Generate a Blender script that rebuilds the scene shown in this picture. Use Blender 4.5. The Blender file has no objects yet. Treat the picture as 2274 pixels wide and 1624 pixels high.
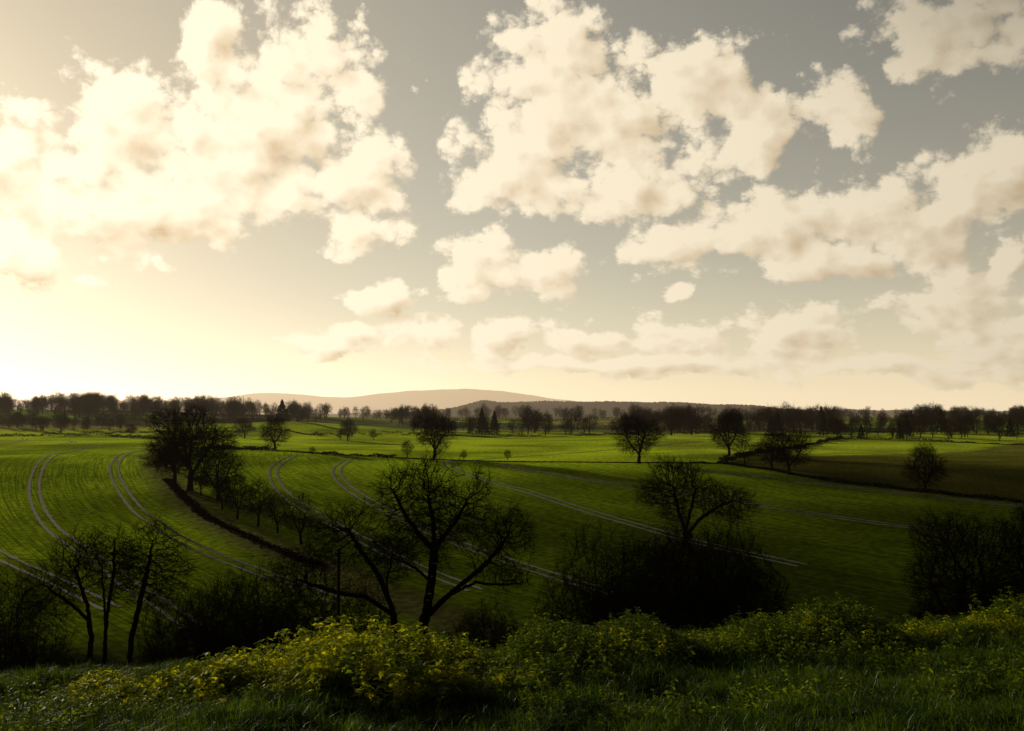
import bpy, math, time
import numpy as np
from mathutils import Vector
T0=time.time()
EYE=30.0
scene=bpy.context.scene
scene.view_settings.view_transform='Standard'
scene.view_settings.look='None'
scene.view_settings.exposure=0
SUN_AZ=-36.0; SUN_EL=10.0      # degrees, azimuth measured from +Y towards +X

# ------------------------------------------------------------------ helpers
def smooth(a,b,x):
    t=np.clip((np.asarray(x,float)-a)/(b-a),0,1); return t*t*(3-2*t)
def bx(b,y):                   # bearing slope (1/2210) and range -> east coordinate
    return b*y/2210.0
def make_mesh(name,V,F,mat=None,smooth_shade=False):
    V=np.asarray(V,np.float32).reshape(-1,3); F=np.asarray(F,np.int32)
    k=F.shape[1]; me=bpy.data.meshes.new(name)
    me.vertices.add(len(V)); me.vertices.foreach_set('co',V.ravel())
    me.loops.add(F.size); me.loops.foreach_set('vertex_index',F.ravel())
    me.polygons.add(len(F)); me.polygons.foreach_set('loop_start',np.arange(0,F.size,k,dtype=np.int32))
    if smooth_shade: me.polygons.foreach_set('use_smooth',np.ones(len(F),bool))
    me.update(calc_edges=True)
    if mat: me.materials.append(mat)
    return me
def add_obj(name,me,loc=(0,0,0),rz=0,sc=1,parent=None):
    o=bpy.data.objects.new(name,me); scene.collection.objects.link(o)
    o.location=loc; o.rotation_euler=(0,0,rz)
    o.scale=(sc,sc,sc) if np.isscalar(sc) else sc
    if parent: o.parent=parent
    return o

# ------------------------------------------------------------------ terrain
PY=[30,60,70,90,120,160,200,240,266,300,350,450,600,800,1200,2500,6000,14000]
PZ=[-20,-21.5,-22.5,-23.2,-22.2,-20.0,-17.8,-16,-15.2,-15,-15.2,-15.5,-15,-14,-12.5,-24,-56,-128]
ls=np.linspace(math.log(20),math.log(15000),3000)
lz=np.interp(ls,np.log(PY),PZ)
sg=0.07/(ls[1]-ls[0]); kk=np.arange(-int(3*sg),int(3*sg)+1); kw=np.exp(-kk**2/(2*sg*sg)); kw/=kw.sum()
lzp=np.pad(lz,len(kk)//2,mode='edge'); lz=np.convolve(lzp,kw,mode='valid')
def H(x,y):
    x=np.asarray(x,float); y=np.asarray(y,float)
    v=np.interp(np.log(np.maximum(y,20)),ls,lz)
    v=v+2.0*np.exp(-((x+120)/60)**2-((y-270)/70)**2)
    v=v+12.0*np.exp(-((x+370)/210)**2-((y-850)/190)**2)
    v=v+4.5*np.exp(-((x+140)/60)**2-((y-610)/60)**2)
    v=v+1.5*np.exp(-((x-60)/60)**2-((y-430)/60)**2)
    f=smooth(90,160,y)
    v=v+f*(0.35*np.sin(x/23+1.3)*np.sin(y/31+.4)+0.6*np.sin(x/57+.3+y/90)*np.sin(y/75+2))
    v=v+smooth(700,2500,y)*6*np.sin(x/310+1)*np.sin(y/420)
    xc=np.clip(x,-60,60)
    ye=14+0.25*np.clip(x,-12,16)+0.25*np.sin(x*0.9)+.12*np.sin(x*2.3+1)
    fore=-1.75-0.125*np.clip(y,-30,None)+0.035*xc
    fe=-1.75-0.125*ye+0.035*xc
    t=np.maximum(y-ye,0)
    bank=np.where(y<ye,fore,fe-0.125*t*np.exp(-t/1.5)-0.5*(t-2*(1-np.exp(-t/2))))
    bank=bank+0.07*np.sin(x*1.9+y)*np.sin(y*1.7-x*.5)+.07*np.sin(x*.8-y*.9)+.03*np.sin(x*4.3+y*2.1)*np.sin(y*4.9-x)
    k=1.5
    z=np.maximum(bank,v)+k*np.log1p(np.exp(-np.abs(bank-v)/k))
    z=np.where(bank-v>12,bank,z)
    return z+EYE
def hz(x,y): return float(H(x,y))

HEDGE_L=[(-127,355),(-103,290),(-93,261),(-79,229),(-66,201),(-54,177),(-45,163),(-38,152),(-32,144),(-26,136),(-15,120),(-4,104)]
def polydist(x,y,P):
    d=np.full(x.shape,1e9)
    for (ax,ay),(cx,cy) in zip(P[:-1],P[1:]):
        vx,vy=cx-ax,cy-ay; t=np.clip(((x-ax)*vx+(y-ay)*vy)/(vx*vx+vy*vy),0,1)
        d=np.minimum(d,np.hypot(x-ax-t*vx,y-ay-t*vy))
    return d
def W(pts): return [(bx(b,y),y) for b,y in pts]
BND1=W([(-760,400),(-657,345),(-387,305),(-37,278),(200,272),(463,268)])
BNDR=W([(463,268),(560,250),(703,224),(900,205),(1137,188),(1500,165)])
BNDU=W([(463,268),(503,290),(600,350),(733,455),(900,430),(1137,400),(1500,380)])
BNDL=W([(-1500,500),(-1137,505),(-900,500),(-787,470),(-640,440)])

xs=6*np.sinh(np.linspace(-math.asinh(1700),math.asinh(1700),430))
ys=np.concatenate([np.arange(-40,6,2.0),np.arange(6,24,0.25),np.exp(np.arange(math.log(24),math.log(14000),0.019))])
X,Y=np.meshgrid(xs,ys); Z=H(X,Y)
nx,ny=len(xs),len(ys)
ii=(np.arange(ny-1)[:,None]*nx+np.arange(nx-1)[None,:]).ravel()
FQ=np.stack([ii,ii+1,ii+nx+1,ii+nx],1)
x=X.ravel(); y=Y.ravel()
col=np.zeros((len(x),4)); col[:]=(0.108,0.160,0.005,1)
y1=np.interp(x,[p[0] for p in BND1],[p[1] for p in BND1])
yr=np.interp(x,[p[0] for p in BNDR],[p[1] for p in BNDR])
beyond=(y>y1)&(x<56)
col[beyond]=(0.145,0.200,0.007,.25)
rf=(x>56)&(y>yr)
col[rf]=(0.058,0.062,0.009,.4)
yu=np.interp(x,[56,73,160,240,300,900],[268,290,350,455,440,400])
g=(x>56)&(y>yu); col[g]=(0.13,0.175,0.010,.2)
far=y>600
cell=np.sin(np.floor(x/170+y/500)*12.9898+np.floor(y/210+x/900)*78.233)*43758.5453; cell=cell-np.floor(cell)
pal=np.array([(0.10,0.14,0.02,0),(0.05,0.06,0.02,0),(0.11,0.10,0.03,0),(0.09,0.15,0.012,0)])
col[far]=pal[(cell[far]*4).astype(int)%4]
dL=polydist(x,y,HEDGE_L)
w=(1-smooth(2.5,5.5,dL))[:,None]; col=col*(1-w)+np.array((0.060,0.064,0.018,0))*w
w=(1-smooth(86,100,y+4*np.sin(x*.2)))[:,None]; col=col*(1-w)+np.array((0.024,0.030,0.009,0))*w  # rough valley floor, darkened so its colour carries part of the shade
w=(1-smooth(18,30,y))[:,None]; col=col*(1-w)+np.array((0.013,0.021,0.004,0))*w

# ------------------------------------------------------------------ materials
def new_mat(name):
    m=bpy.data.materials.new(name); m.use_nodes=True; m.node_tree.nodes.clear(); return m,m.node_tree
hg=bpy.data.node_groups.new('aerial_haze','ShaderNodeTree')  # haze painted into materials as glow, growing with distance, stronger on the sun side
hg.interface.new_socket('Shader',in_out='INPUT',socket_type='NodeSocketShader')
hg.interface.new_socket('Shader',in_out='OUTPUT',socket_type='NodeSocketShader')
def N(nt,t,**kw):
    n=nt.nodes.new(t)
    for k,v in kw.items(): setattr(n,k,v)
    return n
def M(nt,op,a,b=None,c=None,clamp=False):
    n=nt.nodes.new('ShaderNodeMath'); n.operation=op; n.use_clamp=clamp
    for i,s in enumerate((a,b,c)):
        if s is None: continue
        if isinstance(s,(int,float)): n.inputs[i].default_value=s
        else: nt.links.new(s,n.inputs[i])
    return n.outputs[0]
def VM(nt,op,a,b=None,c=None,out=0):
    n=nt.nodes.new('ShaderNodeVectorMath'); n.operation=op
    for i,s in enumerate((a,b,c)):
        if s is None: continue
        if isinstance(s,(tuple,list)): n.inputs[i].default_value=s
        elif isinstance(s,(int,float)): n.inputs[i].default_value=(s,s,s)
        else: nt.links.new(s,n.inputs[i])
    return n.outputs[1] if op in('LENGTH','DISTANCE','DOT_PRODUCT') else n.outputs[0]
def MR(nt,v,a,b,c,d,kind='SMOOTHSTEP'):
    n=nt.nodes.new('ShaderNodeMapRange'); n.interpolation_type=kind
    nt.links.new(v,n.inputs[0])
    for i,s in enumerate((a,b,c,d)): n.inputs[i+1].default_value=s
    return n.outputs[0]
def MIX(nt,f,a,b,mode='MIX'):
    n=nt.nodes.new('ShaderNodeMix'); n.data_type='RGBA'; n.blend_type=mode; n.clamp_factor=True
    for s,i in ((f,0),(a,6),(b,7)):
        if isinstance(s,(int,float)): n.inputs[i].default_value=s
        elif isinstance(s,(tuple,list)): n.inputs[i].default_value=(*s,1) if len(s)==3 else s
        else: nt.links.new(s,n.inputs[i])
    return n.outputs[2]
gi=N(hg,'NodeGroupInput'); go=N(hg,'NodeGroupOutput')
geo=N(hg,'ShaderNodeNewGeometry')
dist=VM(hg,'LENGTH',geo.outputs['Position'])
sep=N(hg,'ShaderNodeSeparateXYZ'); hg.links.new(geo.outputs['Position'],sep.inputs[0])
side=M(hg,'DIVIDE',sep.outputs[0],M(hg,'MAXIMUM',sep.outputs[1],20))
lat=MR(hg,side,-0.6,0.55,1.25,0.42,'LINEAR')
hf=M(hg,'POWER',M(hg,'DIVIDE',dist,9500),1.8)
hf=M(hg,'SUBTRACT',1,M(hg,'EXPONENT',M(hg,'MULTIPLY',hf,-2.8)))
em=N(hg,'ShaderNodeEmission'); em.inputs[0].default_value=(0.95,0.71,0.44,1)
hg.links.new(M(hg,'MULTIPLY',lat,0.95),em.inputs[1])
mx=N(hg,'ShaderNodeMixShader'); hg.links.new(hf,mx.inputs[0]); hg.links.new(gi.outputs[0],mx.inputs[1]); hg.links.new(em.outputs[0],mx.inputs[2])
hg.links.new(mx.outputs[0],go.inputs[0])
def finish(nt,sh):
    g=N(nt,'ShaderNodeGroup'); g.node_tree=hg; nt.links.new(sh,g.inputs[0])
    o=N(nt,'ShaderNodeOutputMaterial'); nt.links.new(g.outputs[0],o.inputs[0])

# ground
mg,nt=new_mat('field_ground')
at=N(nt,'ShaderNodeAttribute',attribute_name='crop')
gp=N(nt,'ShaderNodeNewGeometry'); P=gp.outputs['Position']
sp=N(nt,'ShaderNodeSeparateXYZ'); nt.links.new(P,sp.inputs[0])
t=M(nt,'SUBTRACT',sp.outputs[1],126)
c=M(nt,'ADD',M(nt,'ADD',sp.outputs[0],M(nt,'MULTIPLY',t,0.78)),M(nt,'MULTIPLY',M(nt,'MULTIPLY',t,t),-0.00155))
cv=N(nt,'ShaderNodeCombineXYZ'); nt.links.new(c,cv.inputs[0]); nt.links.new(M(nt,'MULTIPLY',sp.outputs[1],0.02),cv.inputs[1])
rown=N(nt,'ShaderNodeTexNoise'); rown.noise_dimensions='2D'; nt.links.new(cv.outputs[0],rown.inputs['Vector']); rown.inputs['Scale'].default_value=2.2; rown.inputs['Detail'].default_value=3; rown.inputs['Roughness'].default_value=.7
n1=N(nt,'ShaderNodeTexNoise'); n1.noise_dimensions='2D'; nt.links.new(P,n1.inputs['Vector']); n1.inputs['Scale'].default_value=0.022; n1.inputs['Detail'].default_value=5
n2=N(nt,'ShaderNodeTexNoise'); n2.noise_dimensions='2D'; nt.links.new(P,n2.inputs['Vector']); n2.inputs['Scale'].default_value=0.8; n2.inputs['Detail'].default_value=5
f1=MR(nt,n1.outputs[0],.3,.7,.58,1.3)
f2=MR(nt,n2.outputs[0],.25,.75,.65,1.35)
fr=MR(nt,rown.outputs[0],.3,.7,.58,1.35)
frm=M(nt,'ADD',M(nt,'MULTIPLY',fr,at.outputs['Alpha']),M(nt,'SUBTRACT',1,at.outputs['Alpha']))
fac=M(nt,'MULTIPLY',M(nt,'MULTIPLY',f1,f2),frm)
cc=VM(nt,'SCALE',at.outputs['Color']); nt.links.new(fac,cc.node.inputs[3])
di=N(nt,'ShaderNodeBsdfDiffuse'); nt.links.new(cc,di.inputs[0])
sh=N(nt,'ShaderNodeBsdfSheen'); sh.inputs['Roughness'].default_value=.5
c3=VM(nt,'SCALE',cc); c3.node.inputs[3].default_value=.55; nt.links.new(c3,sh.inputs[0])
ad=N(nt,'ShaderNodeAddShader'); nt.links.new(di.outputs[0],ad.inputs[0]); nt.links.new(sh.outputs[0],ad.inputs[1])
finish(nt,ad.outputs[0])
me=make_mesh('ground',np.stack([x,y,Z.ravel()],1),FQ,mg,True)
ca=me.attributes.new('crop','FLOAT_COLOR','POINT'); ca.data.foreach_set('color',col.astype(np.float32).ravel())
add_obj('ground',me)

def simple(name,c1,c2,scale,rough=.9,trans=None,spec=.0):
    m,nt=new_mat(name)
    g=N(nt,'ShaderNodeNewGeometry')
    n=N(nt,'ShaderNodeTexNoise'); nt.links.new(g.outputs['Position'],n.inputs['Vector']); n.inputs['Scale'].default_value=scale; n.inputs['Detail'].default_value=2
    f=MR(nt,n.outputs[0],.35,.65,0,1,'LINEAR')
    cm=MIX(nt,f,c1,c2)
    d=N(nt,'ShaderNodeBsdfDiffuse'); nt.links.new(cm,d.inputs[0]); s=d.outputs[0]
    if trans:
        tr=N(nt,'ShaderNodeBsdfTranslucent')
        ct=MIX(nt,f,trans[0],trans[1]); nt.links.new(ct,tr.inputs[0])
        a=N(nt,'ShaderNodeAddShader'); nt.links.new(s,a.inputs[0]); nt.links.new(tr.outputs[0],a.inputs[1]); s=a.outputs[0]
    if spec>0:
        gl=N(nt,'ShaderNodeBsdfGlossy'); gl.inputs['Roughness'].default_value=rough
        mm=N(nt,'ShaderNodeMixShader'); mm.inputs[0].default_value=spec
        nt.links.new(s,mm.inputs[1]); nt.links.new(gl.outputs[0],mm.inputs[2]); s=mm.outputs[0]
    finish(nt,s); return m
m_bark=simple('bark',(0.018,0.014,0.009),(0.030,0.024,0.015),1.5)
m_twig=simple('distant_twigs',(0.018,0.013,0.007),(0.030,0.022,0.011),.05)
m_hedge=simple('hedge_twigs',(0.018,0.019,0.007),(0.035,0.035,0.014),.4)
m_mud=simple('wet_mud',(0.022,0.016,0.009),(0.04,0.03,0.016),.6,rough=.25,spec=.10)
m_grass=simple('grass_blades',(0.012,0.026,0.003),(0.030,0.050,0.005),1.6,rough=.4,trans=((0.010,0.026,0.001),(0.065,0.105,0.003)),spec=.02)
m_nettle=simple('nettle_leaves',(0.035,0.058,0.005),(0.085,0.11,0.007),2.5,rough=.4,trans=((0.09,0.14,0.002),(0.50,0.49,0.008)),spec=.02)
m_weed=simple('weed_leaves',(0.020,0.042,0.004),(0.050,0.075,0.007),1.6,rough=.4,trans=((0.025,0.055,0.002),(0.20,0.25,0.007)),spec=.02)
m_con=simple('conifer_needles',(0.010,0.016,0.007),(0.02,0.028,0.012),.3)
m_wood=simple('weathered_pole',(0.05,0.04,0.03),(0.08,0.065,0.045),3)
m_metal=simple('grey_metal',(0.3,0.3,0.3),(0.4,0.4,0.4),5,rough=.3,spec=.4)

# ------------------------------------------------------------------ tubes and trees
def tubes(p0,p1,r0,r1,k):
    d=p1-p0; L=np.linalg.norm(d,axis=1,keepdims=True); d=d/np.maximum(L,1e-6)
    ref=np.where(np.abs(d[:,2:3])<.9,np.array([[0,0,1.]]),np.array([[1.,0,0]]))
    a=np.cross(d,ref); a/=np.linalg.norm(a,axis=1,keepdims=True); b=np.cross(d,a)
    th=np.arange(k)*2*math.pi/k
    ring=a[:,None,:]*np.cos(th)[None,:,None]+b[:,None,:]*np.sin(th)[None,:,None]
    V=np.concatenate([p0[:,None]+ring*r0[:,None,None],p1[:,None]+ring*r1[:,None,None]],1)
    base=(np.arange(len(p0))*2*k)[:,None]
    i=np.arange(k); j=(i+1)%k
    F=np.stack([base+i,base+j,base+k+j,base+k+i],2).reshape(-1,4)
    return V.reshape(-1,3),F
def join(parts):
    Vs=[];Fs=[];o=0
    for V,F in parts:
        if len(V)==0: continue
        Vs.append(V);Fs.append(F+o);o+=len(V)
    return np.concatenate(Vs),np.concatenate(Fs)
def lobes_pts(lobes,n,r,voids=14,vr=.30):
    vol=np.array([l[3]*l[4]*l[5] for l in lobes])**.8; vol/=vol.sum()
    out=[]
    for l,f in zip(lobes,vol):
        m=max(4,int(n*f)); v=r.normal(size=(m,3)); v/=np.linalg.norm(v,axis=1,keepdims=True)
        rad=r.random((m,1))**(1/3.2)
        rad*=1+.16*np.sin(v[:,0:1]*4+l[0])*np.sin(v[:,2:3]*5+l[2])+.10*np.sin(v[:,0:1]*11+l[1])*np.sin(v[:,2:3]*9+v[:,1:2]*8)+.09*r.normal(size=(m,1))
        q=v*rad
        # gaps between limbs: carve random wedges out of the crown edge
        c=r.normal(size=(voids,3)); c/=np.linalg.norm(c,axis=1,keepdims=True); c*=r.uniform(.75,1.05,(voids,1))
        keep=np.ones(m,bool)
        for k in range(voids): keep&=np.linalg.norm(q-c[k],axis=1)>vr*r.uniform(.6,1.3)
        q=q[keep]
        out.append(q*np.array(l[3:6])+np.array(l[0:3]))
    return np.concatenate(out)
def grow(seeds,lobes,n_attr,step,seed,kill=1.4,tip=.012,p=2.2,twigs=2,twig_len=.55,jit=.30,up=.05,iters=140,droop=0,voids=14):
    r=np.random.default_rng(seed)
    pos=[];par=[]
    for s in seeds:
        s=[np.array(q,float) for q in s]
        if not pos: pos.append(s[0]); par.append(-1); prev=0
        else:
            if len(s)>1 and s[0][2]<.3: pos.append(s[0]); par.append(-1); prev=len(pos)-1
            else:
                dd=[np.sum((q-s[0])**2) for q in pos]; prev=int(np.argmin(dd))
        for a,b in zip(s[:-1],s[1:]):
            m=max(1,int(round(np.linalg.norm(b-a)/step)))
            for k in range(1,m+1):
                q=a+(b-a)*k/m+r.normal(size=3)*step*.12
                pos.append(q); par.append(prev); prev=len(pos)-1
    cap=60000; Pn=np.zeros((cap,3)); n=len(pos); Pn[:n]=pos; par=list(par); nch=np.zeros(cap,int)
    A=lobes_pts(lobes,n_attr,r,voids)
    ok=np.ones(cap,bool)
    zmin=min(l[2]-l[5] for l in lobes)
    ok[:n]=Pn[:n,2]>min(zmin*0.8,zmin-.5)
    if not ok[:n].any(): ok[n-1]=True
    idx=np.where(ok[:n])[0]
    D=np.linalg.norm(A[:,None]-Pn[idx][None],axis=2); nd=D.min(1); ni=idx[D.argmin(1)]
    kd=kill*step
    for it in range(iters):
        keep=nd>kd; A=A[keep]; nd=nd[keep]; ni=ni[keep]
        if len(A)==0: break
        v=A-Pn[ni]; v/=nd[:,None]
        acc=np.zeros((n,3)); np.add.at(acc,ni,v)
        act=np.unique(ni); act=act[nch[act]<4]
        if len(act)==0: break
        d=acc[act]; d/=np.maximum(np.linalg.norm(d,axis=1,keepdims=True),1e-6)
        d=d+r.normal(size=d.shape)*jit; d[:,2]+=up; d/=np.linalg.norm(d,axis=1,keepdims=True)
        new=Pn[act]+d*step; m=len(new)
        if n+m>=cap: break
        Pn[n:n+m]=new; par.extend(act.tolist()); nch[act]+=1
        D=np.linalg.norm(A[:,None]-new[None],axis=2); dm=D.min(1); di_=D.argmin(1)
        up_=dm<nd; nd=np.where(up_,dm,nd); ni=np.where(up_,n+di_,ni); n+=m
    Pn=Pn[:n]; par=np.array(par)
    R=np.zeros(n); kids=np.zeros(n,int)
    for i in range(n-1,-1,-1):
        if kids[i]==0: R[i]=tip**p
        if par[i]>=0: R[par[i]]+=R[i]; kids[par[i]]+=1
    R=R**(1/p)
    base=Pn[:,2]<1.2; R=np.where(base,R*(1+.35*(1-np.clip(Pn[:,2],0,1.2)/1.2)),R)
    e=np.where(par>=0)[0]; a=par[e]
    r1=R[e]; r0=np.minimum(R[a],R[e]*1.25)
    big=r1>.05
    parts=[tubes(Pn[a[big]],Pn[e[big]],r0[big],r1[big],6),tubes(Pn[a[~big]],Pn[e[~big]],r0[~big],r1[~big],3)]
    if twigs>0:
        th=np.where((R<tip*2.2)&(par>=0))[0]
        th=np.repeat(th,twigs)
        bd=Pn[th]-Pn[par[th]]; bd/=np.maximum(np.linalg.norm(bd,axis=1,keepdims=True),1e-6)
        cen=Pn[Pn[:,2]>zmin].mean(0); ow_=Pn[th]-cen; ow_/=np.linalg.norm(ow_,axis=1,keepdims=True)
        d=bd*.8+ow_*.35+r.normal(size=bd.shape)*.5; d[:,2]-=droop; d/=np.linalg.norm(d,axis=1,keepdims=True)
        L=twig_len*(.3+1.2*r.random((len(th),1))**1.5)
        q0=Pn[th]; q1=q0+d*L*.5; d2=d+r.normal(size=d.shape)*.3; d2[:,2]+=.15; q2=q1+d2*L*.5
        d3=d+r.normal(size=d.shape)*.6; q3=q1+d3*L*.4
        t0=np.full(len(th),tip*.75)
        parts+= [tubes(q0,q1,t0,t0*.8,3),tubes(q1,q2,t0*.8,t0*.45,3),tubes(q1,q3,t0*.7,t0*.4,3)]
    return join(parts)
def tree_mesh(name,mat=None,**kw):
    V,F=grow(**kw); return make_mesh(name,V,F,mat or m_bark)

hero=tree_mesh('oak_crown',seeds=[
 [(0,0,0),(.1,0,4.6),(.55,0,6.8),(.9,0,9),(1.1,0,11.4)],
 [(1.1,0,11.4),(-.2,.5,12.8),(-1.5,.6,14.6),(-2.3,.4,16.3)],
 [(1.1,0,11.4),(2,-.6,12.8),(3.2,-.8,14.3),(3.9,-.5,15.8)],
 [(1.1,0,11.4),(1.0,.6,13.5),(.6,.8,15.8)],
 [(.3,0,6),(2.2,.5,7.8),(4.5,.8,9.6),(6,.6,11.1),(6.8,0,12.3)],
 [(.9,0,9),(-.6,-.5,10.3),(-2,-.8,11)],
 [(2.2,.5,7.8),(4.5,-1,9.1),(7,-1.5,9.0),(8.6,-1.5,9.2)]],
 lobes=[(1,0,14.6,4.5,4,4.2),(6.2,0,12.6,2.9,2.8,3.3),(7.2,-1,9.8,1.9,1.6,1.3),(-1.8,0,12,2.3,2,1.8)],
 n_attr=7500,step=.28,seed=3,tip=.0148,p=2.0,twigs=3,twig_len=.75)
hero2=tree_mesh('oak_crown_b',seeds=[
 [(0,0,0),(0,0,4),(-.5,0,6.5),(-1.5,0,9),(-3,0,11),(-4.3,0,13)],
 [(-.3,0,5.8),(-2.5,0,7.2),(-5,.3,7.6),(-8,.3,8.5)],
 [(-.5,0,6.5),(-1,.5,8.3),(-.6,.6,10.2)]],
 lobes=[(-4.4,0,12.5,3.0,2.6,2.6),(-7.4,0,9.4,3.1,2,2.0),(-1.2,.3,10,2,2,1.9),(-5.5,0,7.2,3.2,1.5,1.4)],
 n_attr=5600,step=.28,seed=5,tip=.0145,p=2.03,twigs=3,twig_len=.75)
trA=tree_mesh('alder_a',seeds=[[(0,0,0),(0,0,5),(-.3,0,7.5),(-1,0,9.5)],[(-.2,0,6.5),(-2,0,8),(-3.5,0,9)]],
 lobes=[(-3.1,0,8.7,2.7,2,1.9),(-1.2,0,10.8,2.0,1.8,2.4)],n_attr=3200,step=.27,seed=8,tip=.0145,p=2.12,twigs=3,twig_len=.75)
trB=tree_mesh('alder_b',seeds=[[(0,0,0),(.1,0,6),(.6,0,10),(.7,0,12)],[(0.1,0,4.5),(-.3,.5,8),(-.5,.4,10.5)]],
 lobes=[(0.2,0,11.3,2.0,1.8,1.9),(.6,0,9,1.4,1.2,1.5)],n_attr=2200,step=.27,seed=9,tip=.0145,p=2.12,twigs=3,twig_len=.75)
trC=tree_mesh('alder_c',seeds=[[(0,0,0),(.3,0,5),(1,0,8),(1.5,0,10.5),(1.8,0,12)]],
 lobes=[(1.9,0,10.6,2.7,2.3,3.2)],n_attr=3400,step=.27,seed=10,tip=.0145,p=2.12,twigs=3,twig_len=.75)
trM=tree_mesh('oak_fork',seeds=[[(0,0,0),(0,0,2.8),(-1,0,5.3),(-1.6,0,8.3)],[(0,0,1.8),(2,0,4.3),(5,0,6.3),(7.5,0,7.2)],[(0,0,2.5),(.8,.5,5.3),(1.4,0,8.3)]],
 lobes=[(-1.6,0,9.0,4.9,4,4.5),(6.4,0,6.8,4.4,3,2.4),(3,0,8,2.6,2.5,2.5)],n_attr=6500,step=.35,seed=12,tip=.022,p=2.15,twigs=3,twig_len=1.0)
def lollipop(seed,h,w,trunk,n,step,tip,twigs,tl,asym=0.0,p=2.2,voids=14):
    r=np.random.default_rng(seed); rz=(h-trunk)/2; cz=trunk+rz
    lobes=[(asym*w*.1,0,cz-.1*rz,w*.40,w*.40,rz*.88)]
    for k in range(5):
        a=k*1.3+r.random(); zz=(r.random()-.45)*rz*1.1; lobes.append((math.cos(a)*w*.30,math.sin(a)*w*.30,cz+zz,w*.24,w*.24,rz*.38))
    lobes.append((asym*w*.12,0,trunk+rz*1.65,w*.25,w*.25,rz*.38))
    s=[[(0,0,0),(.1,0,trunk),(.2*r.normal(),.2*r.normal(),trunk+rz*.9)]]
    for k in range(3):
        a=k*2.1+r.random(); s.append([(.1,0,trunk*(.85+.2*k)),(math.cos(a)*w*.13,math.sin(a)*w*.13,trunk+rz*.45),(math.cos(a)*w*.26,math.sin(a)*w*.26,trunk+rz*.95)])
    return dict(seeds=s,lobes=lobes,n_attr=n,step=step,seed=seed,tip=tip,p=p,twigs=twigs,twig_len=tl,voids=voids)
mids=[tree_mesh('field_oak_%s'%'abcd'[i],**lollipop(20+i,12,[12,10.5,12.5,11][i],[2.4,2.0,2.2,2.6][i],3900,.38,.023,3,1.1,[0,1,-1,.5][i])) for i in range(4)]
smalls=[tree_mesh('small_tree_%s'%'ab'[i],**lollipop(30+i,7,5.2,1.4,1200,.27,.017,3,.8)) for i in range(2)]
lods=[tree_mesh('wood_tree_%s'%'abcdef'[i],m_twig,**lollipop(40+i,14,[11,9,12,7,10,8][i],[1.6,2,1.8,1.5,2,1][i],560,.7,.05,3,2.0,p=2.3,voids=12)) for i in range(6)]
def shrub(seed,h,w,n,step,tip,stems,tl=.5):
    r=np.random.default_rng(seed); seeds=[]
    for k in range(stems):
        a=r.random()*6.28; q=r.random()**.5*w*.35
        s=(math.cos(a)*q,math.sin(a)*q,0); seeds.append([s,(s[0]*1.4+r.normal()*.2,s[1]*1.4+r.normal()*.2,h*.35),(s[0]*1.9+r.normal()*.4,s[1]*1.9+r.normal()*.4,h*.65)])
    lobes=[(0,0,h*.6,w*.42,w*.42,h*.42)]
    for k in range(5): lobes.append(((r.random()-.5)*w*.7,(r.random()-.5)*w*.5,h*r.uniform(.35,.75),w*.22,w*.22,h*.26))
    return dict(seeds=seeds,lobes=lobes,n_attr=n,step=step,seed=seed,tip=tip,p=2.5,twigs=2,twig_len=tl,up=.15)
shrubs=[tree_mesh('shrub_a',**shrub(50,4.5,6,1700,.25,.013,9,.7)),tree_mesh('shrub_b',**shrub(51,5,5,1500,.25,.013,7,.7))]
thick=[tree_mesh('thicket_a',**shrub(52,11,8,3200,.32,.0145,15,1.0)),tree_mesh('thicket_b',**shrub(53,9.5,7,2700,.32,.0145,12,1.0)),tree_mesh('thicket_c',**shrub(54,10,9,3200,.32,.0145,14,1.0))]
rt=tree_mesh('ash_crown',**lollipop(60,11,9.5,1.0,8000,.30,.016,3,.8,voids=5))
print('trees built',time.time()-T0)

def plant(name,me,b,y,rz=0,sc=1,sink=.15,parent=None):
    X_=bx(b,y); return add_obj(name,me,(X_,y,hz(X_,y)-sink),rz,sc,parent)
plant('oak_tree',hero,-202,81)
plant('oak_tree',hero2,-252,84)
plant('alder_tree',trA,-925,78); plant('alder_tree',trB,-895,79); plant('alder_tree',trC,-845,78)
plant('oak_tree',trM,383,150)
for b,y,s,k,rz in [(-712,212,1.48,0,0),(-650,198,.95,1,1),(-525,340,.97,1,2),(-592,500,.85,2,0),(-364,470,.85,3,1),
    (-172,290,1.12,3,0),(281,268,1.08,2,.5),(481,305,1.15,1,1.7),(575,247,.78,0,2.5),(613,238,.87,2,3.5),(913,204,.82,1,4.4),
    (-745,216,1.15,3,2.2),(353,520,1.2,0,1),(398,540,1.35,1,3),(-844,510,.5,0,0),(720,470,.8,2,0),(-1000,560,.9,1,1)]:
    plant('oak_tree',mids[k],b,y,rz,s)
for b,y,s,k,rz in [(-607,175,1.15,0,0),(-560,168,1.15,1,1),(-517,162,.95,0,2),(-465,152,1.12,1,3.1),(-687,205,.85,0,4),(-752,245,.9,1,2),(-640,186,.9,1,2.2),
    (-232,293,.78,0,1),(-107,285,.45,1,0),(-10,285,.45,0,2),(515,262,1.0,1,1),(-442,300,.4,0,0),(-307,480,.8,1,2),(-765,250,.8,0,0),(-380,480,.7,0,0)]:
    plant('maple_tree',smalls[k],b,y,rz,s)
plant('ash_tree',rt,983,95,.4,1.15); plant('ash_tree',rt,1195,98,2.4,1.25)
r=np.random.default_rng(77)
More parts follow.
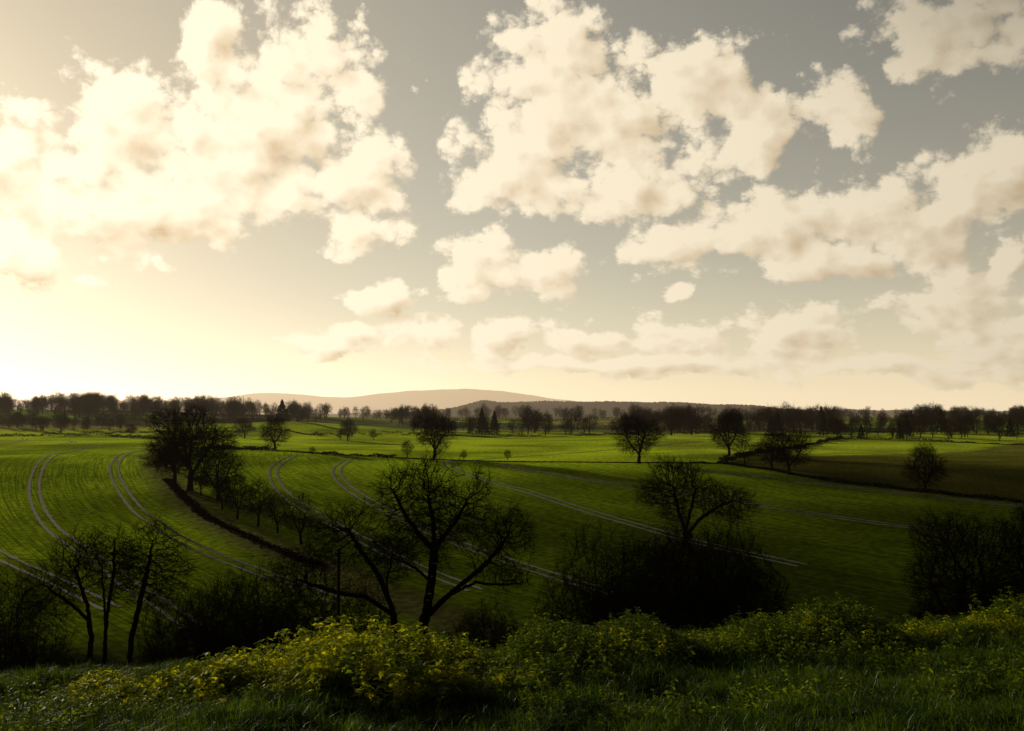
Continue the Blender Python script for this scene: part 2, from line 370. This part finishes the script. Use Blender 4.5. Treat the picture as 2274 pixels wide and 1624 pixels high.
for b,y,s,k,rz in [(150,84,1.0,1,0),(200,86,1.15,0,1),(270,88,1.2,1,2),(330,84,1.22,2,3),(390,90,1.27,1,.5),(440,92,1.22,0,4),(495,95,1.06,2,4),(530,96,.8,1,1),
                   (905,97,.45,1,2.2),(1060,97,.6,1,2.2),(983,93,.6,2,2.2),(90,84,.55,0,0),(250,80,.8,2,5),(410,80,.85,1,4),(330,79,.75,0,2),
                   (-690,80,.85,2,1),(-640,82,.95,1,2),(-580,80,.95,0,3),(-520,84,.95,2,4),(-460,80,1.0,1,5),(-330,86,.8,2,1),(-1120,82,.9,0,2),(-1050,84,.75,1,0),(-60,86,.7,1,3),(-760,84,.7,0,1)]:
    plant('thicket_shrub',thick[k],b,y,rz,s)
for b,y,s in [(-1110,76,1.2),(-1040,74,1.0),(-690,74,1.35),(-610,74,1.3),(-540,75,1.3),(-470,74,1.3),(-400,76,1.3),(-330,78,1.1),(-60,80,1.2),(-20,78,1.1),(30,84,1.1),(-130,80,1.0),(-760,74,.9),(-1180,78,1.4),(930,92,1.0),(1080,90,1.2),(700,92,.6),(600,92,.9),(-250,76,1.1),(-960,76,.9),(860,94,.7)]:
    plant('hawthorn_shrub',shrubs[int(r.integers(2))],b,y,r.random()*6,s)
ug=bpy.data.objects.new('undergrowth',None); scene.collection.objects.link(ug)
for i in range(120):
    b=r.uniform(-1350,1350); y=r.uniform(55,80)
    plant('bramble_%d'%i,shrubs[i%2],b,y,r.random()*6,r.uniform(.4,.8),parent=ug)

# woodland
def conifer(seed,h,w):
    r=np.random.default_rng(seed); n=1500
    t=r.random(n)**.8; z=h*(.08+.92*t); rad=w*.5*(1-t)**.8*(.55+.45*r.random(n))*(1+.2*np.sin(z*3))
    a=r.random(n)*6.283; c=np.stack([np.cos(a)*rad,np.sin(a)*rad,z-rad*.25],1)
    s=.35+.25*r.random(n)
    u=r.normal(size=(n,3)); u/=np.linalg.norm(u,axis=1,keepdims=True); v=np.cross(u,r.normal(size=(n,3))); v/=np.linalg.norm(v,axis=1,keepdims=True)
    V=np.stack([c-u*s[:,None],c-v*s[:,None]*.5,c+u*s[:,None],c+v*s[:,None]*.5],1).reshape(-1,3)
    F=np.arange(4*n).reshape(-1,4)
    tv=tubes(np.array([[0,0,0.]]),np.array([[0,0,h*.95]]),np.array([.3]),np.array([.04]),6)
    return join([(V,F),tv])
con=[make_mesh('conifer_a',*conifer(1,14,7.5),m_con),make_mesh('conifer_b',*conifer(2,12,8.5),m_con)]
wl=bpy.data.objects.new('woodland',None); scene.collection.objects.link(wl)
cnt=0
def wood(b0,b1,y0,y1,n,s0,s1,pc=0.0,clump=.5):
    global cnt
    for i in range(n):
        for _ in range(20):
            b=r.uniform(b0,b1); y=r.uniform(y0,y1)
            m_=.5+.25*math.sin(b*.021+y0)+.25*math.sin(b*.057+y0*.3+1)
            if r.random()<(1-clump)+clump*m_: break
        cnt+=1
        me=con[int(r.integers(2))] if r.random()<pc else lods[int(r.integers(6))]
        s=r.uniform(s0,s1)*(.82+.3*m_); w_=r.uniform(.75,1.2)
        plant('tree_%d'%cnt,me,b,y,r.random()*6.28,(s*w_,s*w_,s),parent=wl)
wood(-1500,-740,700,950,300,.7,1.15,0,.3)
wood(-1500,-850,570,650,50,.45,.8,0,.6)
wood(-790,-400,700,900,110,.65,1.1,.05,.6)
wood(-390,-200,760,1000,34,.6,.95,0,.9)
wood(-230,270,540,640,46,.5,1.0,.08,.9)
wood(270,1500,560,820,270,.6,1.1,.08,.5)
wood(720,1500,460,560,55,.5,.9,.10,.8)
wood(-200,1500,1000,1500,200,.8,1.2,0,.4)
for b,y,s,k in [(-510,640,1.2,1),(-500,690,.9,1),(-67,560,1.05,0),(-39,550,.95,0),(-60,570,.8,1),(590,520,1.0,1),(575,530,.9,1),(690,540,.9,0)]:
    plant('pine_tree',con[k],b,y,0,s)

def hedge(name,P,h,wd,dens,gap=0.0,seed=0):
    r=np.random.default_rng(seed); C=[];Hh=[]
    for (ax,ay),(cx,cy) in zip(P[:-1],P[1:]):
        L=math.hypot(cx-ax,cy-ay); n=int(L*dens); t=r.random(n)
        s=ax+(cx-ax)*t; q=ay+(cy-ay)*t
        hh=h*(.65+.25*np.sin(s*.31+q*.17)+.2*np.sin(s*.9)+.25*np.sin(s*.071+seed))
        if gap>0:
            g=np.sin(s*.13+seed)+np.sin(s*.047+q*.03+seed*2); hh=np.where(g<gap*2-1.0,.0,hh)
        hh=np.maximum(hh,0.12)
        a=r.random(n)*6.28; rr=np.sqrt(r.random(n))
        C.append(np.stack([s+np.cos(a)*rr*wd*.5,q+r.normal(size=n)*wd*.25,np.zeros(n)],1)); Hh.append(hh*(.1+.9*r.random(n)))
    C=np.concatenate(C); Hh=np.concatenate(Hh); C[:,2]=H(C[:,0],C[:,1])+Hh; n=len(C)
    s=(.10+.14*r.random(n))[:,None]*(1+h*.15)
    u=r.normal(size=(n,3)); u/=np.linalg.norm(u,axis=1,keepdims=True); v=np.cross(u,r.normal(size=(n,3))); v/=np.linalg.norm(v,axis=1,keepdims=True)
    V=np.stack([C-u*s,C-v*s*.6,C+u*s,C+v*s*.6],1).reshape(-1,3)
    add_obj(name,make_mesh(name,V,np.arange(4*n).reshape(-1,4),m_hedge))
hedge('hedgerow',BND1,1.5,1.5,50,gap=.75,seed=1)
hedge('hedgerow',BNDR,1.0,1.5,50,gap=.35,seed=2)
hedge('hedgerow',BNDU,1.6,2,50,seed=3)
hedge('hedgerow',BNDL,2.4,2.5,40,seed=4)
hedge('hedgerow',HEDGE_L[3:10],.45,2.2,40,gap=.4,seed=5)
hedge('hedgerow',W([(-640,345),(-560,341),(-535,340)]),2.0,2,60,seed=6)
hedge('hedgerow',W([(-900,540),(-500,560),(-420,520),(-200,540),(100,520),(300,560),(520,540)]),2.2,2.5,35,gap=.2,seed=7)
hedge('hedgerow',W([(-1500,680),(-900,690),(-520,700)]),4,9,40,seed=8)
hedge('hedgerow',W([(-250,700),(200,680),(700,600),(1500,560)]),4,9,45,seed=8)
hedge('hedgerow',W([(-1500,900),(-900,860),(-560,860)]),6,20,45,seed=9)
hedge('hedgerow',W([(-330,900),(300,1000),(900,900),(1500,800)]),6,20,45,seed=9)
hedge('hedgerow',W([(-1500,780),(-900,780),(-700,790)]),6,20,50,seed=10)

# tramlines
def catmull(P,m=14):
    P=np.array(P,float); P=np.vstack([2*P[0]-P[1],P,2*P[-1]-P[-2]]); out=[]
    for i in range(1,len(P)-2):
        for t in np.linspace(0,1,m,endpoint=False):
            a,b,c_,d=P[i-1:i+3]; out.append(.5*((2*b)+(-a+c_)*t+(2*a-5*b+4*c_-d)*t*t+(-a+3*b-3*c_+d)*t**3))
    out.append(P[-2]); return np.array(out)
TR=[W([(-922,385),(-987,318),(-1032,261),(-1052,228),(-1055,204),(-1042,182),(-1012,163),(-967,150),(-897,135),(-837,123),(-777,115),(-700,104)]),
 W([(-792,355),(-847,303),(-875,261),(-879,237),(-862,212),(-827,185),(-787,170),(-737,156),(-657,143),(-577,134),(-497,126),(-380,116)]),
 W([(-482,296),(-522,261),(-525,233),(-497,205),(-437,182),(-337,158),(-237,140),(-80,122)]),
 W([(-362,283),(-387,254),(-377,228),(-337,205),(-287,188),(-187,165),(-37,144),(150,126),(300,116)]),
 W([(-147,283),(-133,254),(-66,228),(44,205),(155,185),(265,170),(430,152),(640,136)]),
 W([(-30,268),(66,240),(265,215),(500,192),(800,168),(1100,152)]),
 W([(330,256),(520,235),(800,208),(1150,182)]),
 W([(-1137,330),(-1250,270),(-1290,220),(-1270,180),(-1150,145),(-1000,125),(-880,112)]),
 W([(-1077,470),(-1090,440),(-1150,400)]),W([(-990,450),(-970,430),(-1010,400)]),
 W([(-140,275),(100,330),(420,420)]),W([(560,300),(800,330),(1200,330)])]
pv=[];pf=[];o=0
for Tk in TR:
    c_=catmull(Tk); tg=np.gradient(c_,axis=0); tg/=np.linalg.norm(tg,axis=1,keepdims=True); nn=np.stack([-tg[:,1],tg[:,0]],1)
    for off in(-.95,.95):
        wv=(.27+.08*np.sin(np.arange(len(c_))*1.7+off))[:,None]
        A_=c_+nn*(off-wv); B_=c_+nn*(off+wv)
        VV=np.stack([np.c_[A_,H(A_[:,0],A_[:,1])+.05],np.c_[B_,H(B_[:,0],B_[:,1])+.05]],1).reshape(-1,3)
        n=len(c_); i=np.arange(n-1)*2
        pv.append(VV); pf.append(np.stack([i,i+1,i+3,i+2],1)+o); o+=len(VV)
add_obj('tractor_tramlines',make_mesh('tractor_tramlines',np.concatenate(pv),np.concatenate(pf),m_mud,True))

# hills
def ridge(name,pts,yc,depth,mat,lump,seed,nx=500,nyy=40):
    b=np.array([p[0] for p in pts],float); v=np.array([p[1] for p in pts],float)
    xx=np.linspace(bx(b[0],yc),bx(b[-1],yc),nx); hh=np.interp(xx,bx(b,yc),v*yc/2210)
    kx=np.hanning(15);kx/=kx.sum(); hh=np.convolve(np.pad(hh,7,mode='edge'),kx,mode='valid')
    yy=np.linspace(-1,1,nyy); r=np.random.default_rng(seed)
    XX,YY=np.meshgrid(xx,yy); base=-.0095*yc-20
    prof=np.cos(YY*math.pi/2)**.8
    ZZ=base+(hh[None,:]-base)*prof+lump*r.random(XX.shape)*prof+lump*.8*np.sin(XX/(lump*11))*np.sin(YY*9)
    i=(np.arange(nyy-1)[:,None]*nx+np.arange(nx-1)[None,:]).ravel()
    add_obj(name,make_mesh(name,np.stack([XX,YY*depth+yc,ZZ+EYE],2),np.stack([i,i+1,i+nx+1,i+nx],1),mat,True))
m_hill=simple('distant_hill',(0.05,0.05,0.03),(0.08,0.07,0.04),.002)
m_wh=simple('wooded_hill',(0.035,0.028,0.016),(0.05,0.04,0.02),.01)
ridge('distant_hill',[(-900,8),(-740,14),(-617,22),(-577,29),(-537,32),(-477,29),(-417,23),(-357,21),(-317,27),(-237,35),(-177,38),(-112,40),(-104,43),(-98,40),(-37,37),(13,31),(63,23),(103,17),(160,12),(260,5),(400,-2)],9000,1500,m_hill,4,1)
ridge('wooded_hill',[(-200,-12),(-120,-3),(-97,3),(-60,12),(-30,8),(20,9),(120,10),(240,8),(340,8),(440,4),(540,-1),(620,-8),(700,-14)],2600,300,m_wh,5,2)
ridge('wooded_hill',[(-500,-20),(-200,-14),(100,-12),(400,-8),(700,-9),(1000,-12),(1400,-12),(1800,-14)],3400,300,m_wh,6,3)

# ------------------------------------------------------------------ foreground
def blades(n,x0,x1,y0,y1,l0,l1,wd,seed):
    r=np.random.default_rng(seed)
    m=n//14; cx=r.uniform(x0,x1,m); cy=r.uniform(y0,y1,m); inside=(np.abs(cx)<cy*.56+1)&(cy<17.5)
    cx=cx[inside];cy=cy[inside]; m=len(cx); tl=.4+.9*r.random(m)**2+.5*np.clip(np.sin(cx*1.3+cy*.4)*np.sin(cy*1.9)+.3*np.sin(cx*3.7-cy*2),0,1)
    ta=r.random(m)*6.28
    px=np.repeat(cx,14)+r.normal(size=m*14)*.05; py=np.repeat(cy,14)+r.normal(size=m*14)*.05
    L=np.repeat(tl,14)*r.uniform(l0,l1,m*14); N_=m*14
    a=np.repeat(ta,14)+r.normal(size=N_)*.9; lean=r.uniform(.15,1.0,N_)
    base=np.stack([px,py,H(px,py)-.01],1)
    d=np.stack([np.cos(a)*lean,np.sin(a)*lean,np.ones(N_)],1)
    mid=base+d*(L*.5)[:,None]; tip=mid+np.stack([np.cos(a)*lean*1.8,np.sin(a)*lean*1.8,.7-lean*.6],1)*(L*.5)[:,None]
    s=np.stack([-np.sin(a),np.cos(a),np.zeros(N_)],1)*wd
    V=np.stack([base-s,base+s,mid+s*.8,mid-s*.8,tip+s*.15,tip-s*.15],1).reshape(-1,3)
    b0=(np.arange(N_)*6)[:,None]; F=np.concatenate([b0+np.array([0,1,2,3]),b0+np.array([3,2,4,5])])
    return V,F
V,F=blades(280000,-11,11,7.5,17.5,.09,.22,.0038,1)
add_obj('grass',make_mesh('grass',V,F,m_grass))
def leafy(cx,cy,hgt,leaf,seed,levels=7):
    r=np.random.default_rng(seed); n=len(cx); zb=H(cx,cy); lx=r.normal(size=n)*.22; ly=r.normal(size=n)*.22
    parts=[]
    top=np.stack([cx+lx*hgt,cy+ly*hgt,zb+hgt],1); bot=np.stack([cx,cy,zb],1)
    parts.append(tubes(bot,top,np.full(n,.004),np.full(n,.002),3))
    for k in range(levels):
        f=.25+.75*k/(levels-1); c0=bot+(top-bot)*f
        for s_ in range(2 if k<levels-1 else 4):
            a=k*1.57+s_*3.1416*(1 if k<levels-1 else .5)+r.normal(size=n)*.4
            L=leaf*(1.15-.55*f)*r.uniform(.7,1.3,n); dr=r.uniform(-.55,.35,n)
            d=np.stack([np.cos(a),np.sin(a),dr],1); d/=np.linalg.norm(d,axis=1,keepdims=True)
            s=np.stack([-np.sin(a),np.cos(a),r.normal(size=n)*.3],1); up=np.cross(d,s)
            p0=c0+d*(L*.15)[:,None]; m1=p0+d*(L*.4)[:,None]; tp=p0+d*L[:,None]; tp[:,2]-=L*.15
            wv=s*(L*.33)[:,None]; lift=up*(L*.08)[:,None]
            V=np.stack([p0,m1+wv+lift,tp,m1,m1-wv+lift],1).reshape(-1,3)
            b0=(np.arange(n)*5)[:,None]
            parts.append((V,np.concatenate([b0+np.array([0,3,2,1]),b0+np.array([0,4,2,3])])))
    return join(parts)
n=2200
cl_=r.normal(size=(60,2))*[1.4,.75]+[-2.3,12.2]; pick=r.integers(0,60,n)
cx=cl_[pick,0]+r.normal(size=n)*.22; cy=cl_[pick,1]+r.normal(size=n)*.22
k=(cy<14.1+.25*cx)&(cx<.4)&(cy>10.2)&(cx>-5.4); cx,cy=cx[k],cy[k]
hg_=(.18+.27*np.exp(-((cx+2.1)/1.5)**2))*(.4+1.1*((pick[k]*37)%11)/10)*r.uniform(.6,1.2,len(cx))
add_obj('nettle_patch',make_mesh('nettle_patch',*leafy(cx,cy,hg_,.115,3),m_nettle))
n=600
cl_=np.stack([r.uniform(.2,8,24),np.zeros(24)],1); cl_[:,1]=13.6+.25*cl_[:,0]-r.random(24)*.9; pick=r.integers(0,24,n)
cx=cl_[pick,0]+r.normal(size=n)*.2; cy=cl_[pick,1]+r.normal(size=n)*.2
add_obj('nettle_patch',make_mesh('nettle_patch',*leafy(cx,cy,(.2+.15*((pick*37)%11)/10)*r.uniform(.6,1.2,n),.075,13),m_nettle))
n=4200
cx=r.uniform(-1.5,9.8,n); cy=14+.25*cx-.45+r.normal(size=n)*.55
hg_=np.maximum(.08,(.22+.12*np.sin(cx*1.7)+.10*np.sin(cx*4.1)))*r.uniform(.5,1.5,n)
add_obj('weed_patch',make_mesh('weed_patch',*leafy(cx,cy,hg_,.08,4),m_weed))
n=5200
cx=r.uniform(-9,11,n); cy=r.uniform(9.2,16,n); k=(np.sin(cx*1.1+cy*.7)+np.sin(cy*1.7-cx*.6)+.6*np.sin(cx*3.1)*np.sin(cy*3.3)>.1)&(cy<14+.25*cx)
add_obj('weed_patch',make_mesh('weed_patch',*leafy(cx[k],cy[k],r.uniform(.10,.34,k.sum()),.07,5,5),m_weed))

# utility pole and wires
def pole(b,y,h):
    X_=bx(b,y); z=hz(X_,y); e=bpy.data.objects.new('utility_pole',None); scene.collection.objects.link(e); e.location=(X_,y,z)
    V,F=tubes(np.array([[0,0,-.3]]),np.array([[0,0,h]]),np.array([.16]),np.array([.11]),10); add_obj('post',make_mesh('post',V,F,m_wood,True),parent=e)
    V,F=tubes(np.array([[-.35,0,h-.25]]),np.array([[.35,0,h-.25]]),np.array([.05]),np.array([.05]),6); add_obj('crossarm',make_mesh('crossarm',V,F,m_wood),parent=e)
    P0=np.array([[q,0,h-.2] for q in(-.3,.3)]); P1=P0+np.array([0,0,.3])
    V,F=tubes(P0,P1,np.full(2,.06),np.full(2,.04),8); add_obj('insulators',make_mesh('insulators',V,F,m_metal),parent=e)
    return np.array([X_,y,z+h+.1])
a=pole(-382,72,12.3); b_=pole(-1450,74,12.3)
segs=[]
for off in(-.3,.3):
    t=np.linspace(0,1,25)[:,None]; L=a+(b_-a)*t; L=L+np.array([off,0,0]); L[:,2]-=1.0*4*(t[:,0]*(1-t[:,0])); segs.append(tubes(L[:-1],L[1:],np.full(24,.008),np.full(24,.008),3))
add_obj('power_lines',make_mesh('power_lines',*join(segs),m_wood))

# ------------------------------------------------------------------ sky
sa,se=math.radians(SUN_AZ),math.radians(SUN_EL)
SD=(math.sin(sa)*math.cos(se),math.cos(sa)*math.cos(se),math.sin(se))
# unseen cloud bank, added for shade, 3 km up-sun; its soft shadow lies over the near valley
def shade_cloud_bank():
    C=np.array([60,110,8.0])+3000*np.array(SD)+np.array([0,0,4.5])
    p=np.array([math.cos(sa),-math.sin(sa),0.0]); q=np.array([math.sin(sa),math.cos(sa),0.0]); parts=[]
    r=np.random.default_rng(5)
    nu,nv=24,14
    for i in range(26):
        s=-190+380*i/25; rad=np.array([26+14*r.random(),40,12.5+4*r.random()])*(1.0 if 3<i<23 else .7)
        th=np.linspace(0,2*math.pi,nu,endpoint=False); ph=np.linspace(.02,math.pi-.02,nv)
        TH,PH=np.meshgrid(th,ph); D=1+.12*np.sin(TH*5+i)*np.sin(PH*4+i)
        l=np.stack([np.cos(TH)*np.sin(PH)*rad[0],np.sin(TH)*np.sin(PH)*rad[1],np.cos(PH)*rad[2]],2)*D[...,None]
        Cc=C+p*s+q*r.normal()*15+np.array([0,0,r.normal()*2.5])
        V=Cc+l[...,0:1]*p+l[...,1:2]*q+l[...,2:3]*np.array([0,0,1.])
        ii_=np.arange(nv-1)[:,None]*nu+np.arange(nu)[None,:]; jj=np.arange(nv-1)[:,None]*nu+(np.arange(nu)[None,:]+1)%nu
        parts.append((V.reshape(-1,3),np.stack([ii_,jj,jj+nu,ii_+nu],2).reshape(-1,4)))
    m,nt=new_mat('shade_cloud_vapour')
    d=N(nt,'ShaderNodeBsdfDiffuse'); d.inputs[0].default_value=(.8,.8,.8,1)
    tr=N(nt,'ShaderNodeBsdfTranslucent'); tr.inputs[0].default_value=(.8,.75,.65,1)
    a=N(nt,'ShaderNodeMixShader'); nt.links.new(d.outputs[0],a.inputs[1]); nt.links.new(tr.outputs[0],a.inputs[2])
    o=N(nt,'ShaderNodeOutputMaterial'); nt.links.new(a.outputs[0],o.inputs[0])
    add_obj('shade_cloud',make_mesh('shade_cloud',*join(parts),m,True))
shade_cloud_bank()

wd=bpy.data.worlds.new('World'); scene.world=wd; wd.use_nodes=True; nt=wd.node_tree; nt.nodes.clear()
def noise(g,v,scale,det,rough=.55):
    n=N(g,'ShaderNodeTexNoise'); n.noise_dimensions='2D'; g.links.new(v,n.inputs['Vector']); n.inputs['Scale'].default_value=scale; n.inputs['Detail'].default_value=det; n.inputs['Roughness'].default_value=rough; return n
CL=[(-667,825,100,120),(-457,735,170,130),(-877,625,230,125),(-577,585,300,170),(-357,515,130,120),(-1047,475,240,140),(-797,435,270,105),(-330,400,110,75),(-1137,330,200,60),
(93,795,145,140),(163,645,280,185),(413,715,210,130),(-17,545,160,115),(263,505,250,95),(520,635,120,95),
(-97,315,105,85),(53,300,120,75),
(363,345,140,75),(613,395,230,120),(863,425,290,125),(1083,515,190,125),(713,305,280,55),
(1010,830,240,95),(713,660,100,60),
(983,215,180,100),(1103,125,120,70),(643,150,140,72),(1120,320,90,60),
(133,165,140,58),(-20,150,110,48),(-180,165,120,50),(-397,145,130,42),(373,150,130,52),(213,95,420,28),(-930,285,60,26),(353,245,40,18),(-290,225,90,36),(850,85,300,35)]
def sky_deg(b,e):
    az=math.atan(b/2210); return math.degrees(az),math.degrees(math.atan(e/2210*math.cos(az)))
def cloud_group(name,det,vdet):
    cg=bpy.data.node_groups.new(name,'ShaderNodeTree')
    cg.interface.new_socket('P',in_out='INPUT',socket_type='NodeSocketVector')
    cg.interface.new_socket('D',in_out='OUTPUT',socket_type='NodeSocketFloat')
    gi=N(cg,'NodeGroupInput'); go=N(cg,'NodeGroupOutput'); P=gi.outputs[0]
    wn=noise(cg,P,.16,1); PW=VM(cg,'ADD',P,VM(cg,'MULTIPLY',VM(cg,'SUBTRACT',wn.outputs[1],.5),(3.4,2.6,0)))
    ml=None
    for b,e,rb,re in CL:
        az,el=sky_deg(b,e); k=math.cos(math.radians(az)); rx=math.degrees(rb/2210)*k*k*1.09; ry=math.degrees(re/2210)*k*1.09
        l=VM(cg,'LENGTH',VM(cg,'MULTIPLY_ADD',PW,(1/rx,1/ry,0),(-az/rx,-el/ry,0)))
        ml=l if ml is None else M(cg,'SMOOTH_MIN',ml,l,.22)
    sx=N(cg,'ShaderNodeSeparateXYZ'); cg.links.new(P,sx.inputs[0])
    # foreshortening: cloud texture packs closer towards the horizon
    lowy=M(cg,'MULTIPLY',M(cg,'SUBTRACT',1,M(cg,'EXPONENT',M(cg,'MULTIPLY',M(cg,'MAXIMUM',sx.outputs[1],0),-.2))),5)
    fx=M(cg,'ADD',1,M(cg,'MULTIPLY',M(cg,'EXPONENT',M(cg,'MULTIPLY',M(cg,'MAXIMUM',sx.outputs[1],0),-.25)),0))
    pcx=N(cg,'ShaderNodeCombineXYZ'); cg.links.new(M(cg,'MULTIPLY',sx.outputs[0],fx),pcx.inputs[0]); cg.links.new(M(cg,'ADD',M(cg,'MULTIPLY',sx.outputs[1],1.15),lowy),pcx.inputs[1])
    Ps=pcx.outputs[0]
    nA=noise(cg,Ps,.32,det,.60)
    vo=N(cg,'ShaderNodeTexVoronoi'); vo.voronoi_dimensions='2D'; vo.feature='F1'; cg.links.new(VM(cg,'MULTIPLY_ADD',nA.outputs[1],(1.2,1.2,0),Ps),vo.inputs['Vector']); vo.inputs['Scale'].default_value=.42; vo.inputs['Detail'].default_value=vdet; vo.inputs['Roughness'].default_value=.55; vo.inputs['Lacunarity'].default_value=2.3
    D=M(cg,'SUBTRACT',1.40,M(cg,'MULTIPLY',ml,1.15))
    D=M(cg,'ADD',D,M(cg,'MULTIPLY',M(cg,'SUBTRACT',nA.outputs[0],.5),1.7))
    D=M(cg,'ADD',D,M(cg,'MULTIPLY',M(cg,'SUBTRACT',.42,vo.outputs[0]),.70))
    nG=noise(cg,P,.045,min(det,4),.55)
    outf=M(cg,'MAXIMUM',MR(cg,sx.outputs[1],24,28,0,1),MR(cg,M(cg,'ABSOLUTE',sx.outputs[0]),30,36,0,1))
    G=M(cg,'SUBTRACT',M(cg,'MULTIPLY',M(cg,'SUBTRACT',nG.outputs[0],.5),7),M(cg,'MULTIPLY',M(cg,'SUBTRACT',1,outf),6))
    D=M(cg,'MAXIMUM',D,G); D=M(cg,'MINIMUM',D,2.2); D=M(cg,'MAXIMUM',D,-1)
    cg.links.new(D,go.inputs[0]); return cg
cgF=cloud_group('cloud_density',8,3); cgL=cloud_group('cloud_density_soft',2.5,1)

tc=N(nt,'ShaderNodeTexCoord'); dirv=VM(nt,'NORMALIZE',tc.outputs['Generated'])
s3=N(nt,'ShaderNodeSeparateXYZ'); nt.links.new(dirv,s3.inputs[0])
az=M(nt,'MULTIPLY',M(nt,'ARCTAN2',s3.outputs[0],s3.outputs[1]),57.2958)
el=M(nt,'MULTIPLY',M(nt,'ARCSINE',s3.outputs[2]),57.2958)
pc=N(nt,'ShaderNodeCombineXYZ'); nt.links.new(az,pc.inputs[0]); nt.links.new(el,pc.inputs[1]); PP=pc.outputs[0]
ang=M(nt,'MULTIPLY',M(nt,'ARCCOSINE',M(nt,'MINIMUM',VM(nt,'DOT_PRODUCT',dirv,SD),1)),57.2958)
tos=VM(nt,'NORMALIZE',VM(nt,'SUBTRACT',(SUN_AZ,SUN_EL+26,0),PP))
def dens(v,gr):
    g=N(nt,'ShaderNodeGroup'); g.node_tree=gr; nt.links.new(v,g.inputs[0]); return g.outputs[0]
D0=dens(PP,cgF); L0=dens(PP,cgL)
sc1=VM(nt,'SCALE',tos); nt.links.new(MR(nt,el,2,12,.75,1.4),sc1.node.inputs[3])
L1=dens(VM(nt,'ADD',PP,sc1),cgL)
alpha=MR(nt,D0,0.0,.46,0,1)
thick=MR(nt,M(nt,'MULTIPLY',M(nt,'ADD',D0,L0),.5),.3,1.6,0,1)
lit=M(nt,'ADD',.92,M(nt,'SUBTRACT',M(nt,'MULTIPLY',M(nt,'SUBTRACT',L0,L1),.75),M(nt,'MULTIPLY',thick,.42)),clamp=True)
lit=M(nt,'ADD',lit,M(nt,'MULTIPLY',M(nt,'SUBTRACT',L0,D0),.22),clamp=True)
B=MR(nt,ang,8,66,1.25,.68,'LINEAR')
dim=M(nt,'SUBTRACT',1,M(nt,'MULTIPLY',M(nt,'MULTIPLY',MR(nt,el,13,23,0,1),MR(nt,ang,46,64,0,1)),.5))
away=MR(nt,ang,64,98,1,.08); upd=MR(nt,el,24,40,1,.11)
tail=M(nt,'MULTIPLY',away,upd)
Bf=M(nt,'MULTIPLY',M(nt,'MULTIPLY',B,dim),tail)
cl=MIX(nt,lit,(0.66,0.49,0.29),(1.06,0.92,0.68))
clv=VM(nt,'SCALE',cl); nt.links.new(M(nt,'MULTIPLY',Bf,10),clv.node.inputs[3])
sky=N(nt,'ShaderNodeTexSky'); sky.sky_type='NISHITA'; sky.sun_disc=False; sky.sun_elevation=se; sky.sun_rotation=sa; sky.air_density=1.0; sky.dust_density=.5; sky.ozone_density=1.0
hs=N(nt,'ShaderNodeHueSaturation'); hs.inputs['Saturation'].default_value=.48; nt.links.new(sky.outputs[0],hs.inputs['Color'])
sk=VM(nt,'MULTIPLY',hs.outputs[0],(.54,.51,.44))
hz1=M(nt,'EXPONENT',M(nt,'MULTIPLY',M(nt,'MAXIMUM',el,0),-.125))
hz2=M(nt,'ADD',M(nt,'MULTIPLY',M(nt,'EXPONENT',M(nt,'MULTIPLY',ang,-.075)),.72),M(nt,'MULTIPLY',M(nt,'EXPONENT',M(nt,'MULTIPLY',ang,-.034)),.42))
hzf=M(nt,'ADD',M(nt,'MULTIPLY',hz1,MR(nt,ang,8,60,.20,.58,'LINEAR')),hz2)
hzv=VM(nt,'SCALE',(1.0,.815,.54)); nt.links.new(M(nt,'MULTIPLY',M(nt,'MULTIPLY',hzf,tail),10),hzv.node.inputs[3])
basev=VM(nt,'SCALE',sk); nt.links.new(M(nt,'MULTIPLY',tail,MR(nt,ang,0,36,.32,1.0)),basev.node.inputs[3])
skyc=VM(nt,'ADD',basev,hzv)
am=M(nt,'MULTIPLY',alpha,MR(nt,el,0,4,.55,.97))
fin=MIX(nt,am,skyc,clv)
bg=N(nt,'ShaderNodeBackground'); nt.links.new(fin,bg.inputs[0]); bg.inputs[1].default_value=.1
ow=N(nt,'ShaderNodeOutputWorld'); nt.links.new(bg.outputs[0],ow.inputs[0])
wd.cycles.sampling_method='MANUAL'; wd.cycles.sample_map_resolution=512

sl=bpy.data.lights.new('sun','SUN'); sl.energy=5; sl.angle=math.radians(.5); sl.color=(1,.86,.60)
so=bpy.data.objects.new('sun',sl); scene.collection.objects.link(so)
so.rotation_euler=Vector(SD).to_track_quat('Z','Y').to_euler()

cam=bpy.data.cameras.new('camera'); cam.lens=35; cam.sensor_width=36; cam.clip_end=40000; cam.clip_start=.1
co=bpy.data.objects.new('camera',cam); scene.collection.objects.link(co); co.location=(0,0,EYE); co.rotation_euler=(math.radians(90+2.41),0,0)
scene.camera=co
print('done',time.time()-T0,'faces',sum(len(m.polygons) for m in bpy.data.meshes))
